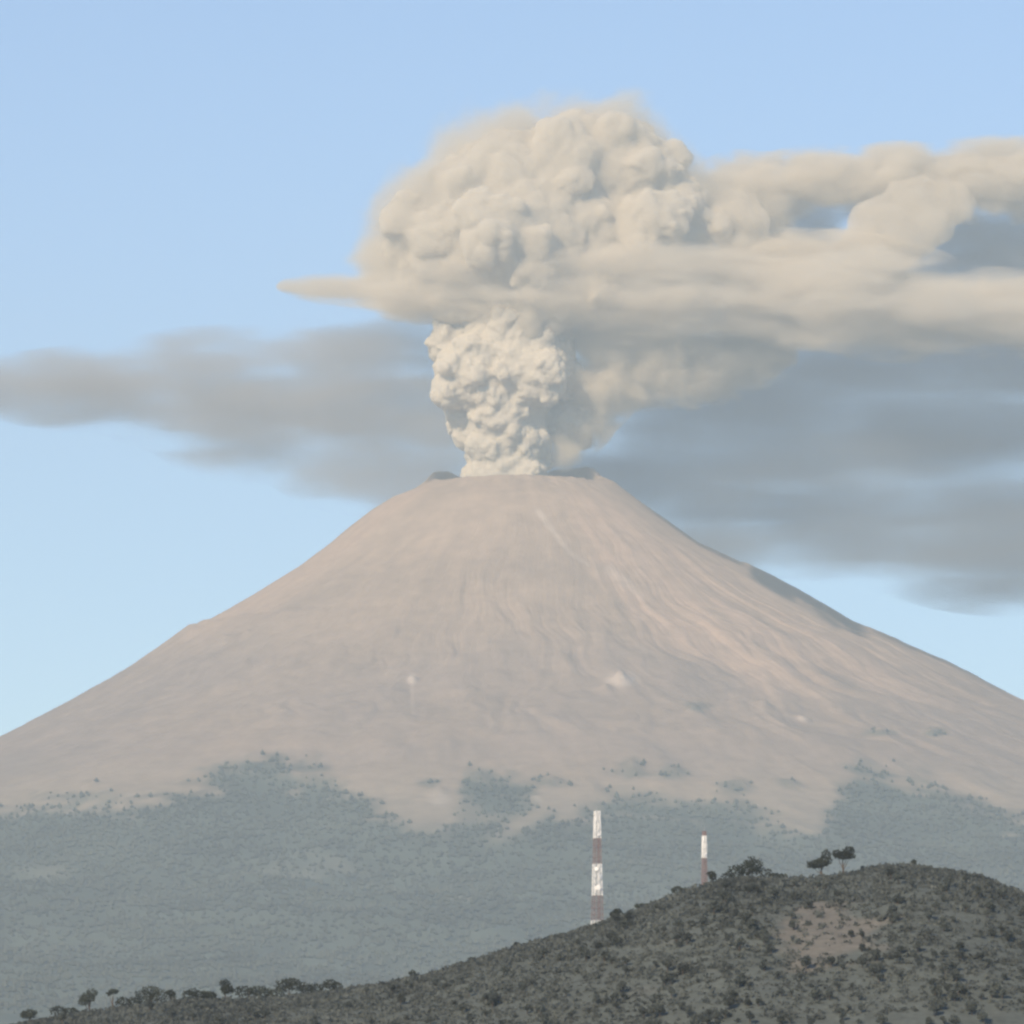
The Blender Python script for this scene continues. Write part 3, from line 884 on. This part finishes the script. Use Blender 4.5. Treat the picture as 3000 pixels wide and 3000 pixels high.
B = [(1400, 380, 110, 115, 90, 130), (1560, 345, 130, 165, 65, 150), (1710, 335, 130, 170, 62, 150), (1880, 340, 120, 190, 78, 150), (1500, 500, 90, 190, 55, 130), (1620, 490, 80, 110, 60, 90), (2050, 350, 120, 170, 85, 150)]
up = soft_hull('ash_cloud', B, 12, soft_ash_mat('wind_blown_ash', B, 0.012, ASH, 85, (1.3, 1, 0.7), 0.5, 2.6, -0.08, 7))
tag(up, 'pale billowing ash cloud blown to the right from the mushroom head', 'cloud', kind='stuff')
puffs = hull('billow', [S(1390, 425, 0, 58), S(1345, 380, 30, 50), (1450, 345, 60, 80, 34, 60), (1570, 330, 60, 90, 34, 60), (1800, 330, 60, 110, 34, 60), (1930, 330, 60, 110, 36, 60), (1410, 490, 0, 90, 40, 70), (1540, 505, 0, 90, 36, 70),
                        S(1690, 450, -40, 64), S(1645, 425, -20, 52), S(1740, 420, -30, 54), S(1785, 385, 0, 48), S(1620, 480, -10, 48), S(1720, 385, -10, 50)],
             7, ash_mat('torn_ash', 0.009, ASH, 0.03), children=9, child_r=(0.3, 0.55), grand=2, billow=7, bscale=70, seed=26, relax=2)
puffs.parent = up
B = [(1880, 475, 260, 190, 105, 120), (1760, 500, 260, 110, 70, 90), (1500, 425, 300, 110, 75, 90), (1690, 390, 300, 120, 60, 90)]
shaded_wisp = soft_hull('shaded_wisp', B, 12, soft_ash_mat('thin_shaded_ash', B, 0.006, (0.46, 0.50, 0.55), 90, (1.6, 1, 0.6), 0.6, 2.6, -0.1, 6))  # shaded wedge and hollows, their shade painted as a dark bluish albedo
shaded_wisp.parent = up

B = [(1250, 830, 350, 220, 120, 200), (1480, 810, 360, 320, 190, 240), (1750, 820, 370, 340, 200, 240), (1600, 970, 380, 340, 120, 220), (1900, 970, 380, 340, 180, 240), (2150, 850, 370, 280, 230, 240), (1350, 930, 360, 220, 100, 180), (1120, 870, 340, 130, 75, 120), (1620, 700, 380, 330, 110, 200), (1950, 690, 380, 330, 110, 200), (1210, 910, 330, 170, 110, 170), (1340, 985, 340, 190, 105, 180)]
rv_ = soft_hull('ash_veil', B, 20, soft_ash_mat('shaded_dark_ash', B, 0.003, (0.46, 0.50, 0.55), 200, (2.2, 1, 0.42), 0.8, 3.2, -0.15, 7))  # darker ash, with the blue of skylit shade put into its albedo
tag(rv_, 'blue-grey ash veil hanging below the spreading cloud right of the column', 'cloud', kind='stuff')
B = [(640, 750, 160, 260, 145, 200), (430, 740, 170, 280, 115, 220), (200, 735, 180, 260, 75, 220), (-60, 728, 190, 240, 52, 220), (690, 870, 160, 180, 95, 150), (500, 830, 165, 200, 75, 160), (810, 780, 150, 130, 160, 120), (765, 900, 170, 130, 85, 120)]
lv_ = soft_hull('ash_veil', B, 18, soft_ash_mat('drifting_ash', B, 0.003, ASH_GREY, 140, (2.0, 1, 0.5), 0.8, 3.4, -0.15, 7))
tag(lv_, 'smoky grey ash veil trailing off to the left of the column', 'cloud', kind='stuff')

# ------------------------------------------------------------------ haze
hm, hnt, hout = new_mat('valley_haze')
hv_ = hnt.nodes.new('ShaderNodeVolumePrincipled')
hv_.inputs['Color'].default_value = (0.76, 0.91, 1.0, 1)
hv_.inputs['Density'].default_value = 2.2e-5
hnt.links.new(hv_.outputs[0], hout.inputs['Volume'])
bx0, bx1, by0, by1, bz0, bz1 = -16500, 16500, -1900, 47500, -160, 5600
bv = [(x, y, z) for z in (bz0, bz1) for y in (by0, by1) for x in (bx0, bx1)]
haze = mesh_obj('haze', bv, [(0, 2, 3, 1), (4, 5, 7, 6), (0, 1, 5, 4), (2, 6, 7, 3), (0, 4, 6, 2), (1, 3, 7, 5)], hm, None, False)
tag(haze, 'pale blue morning haze between the hill and the volcano', 'haze', kind='stuff')
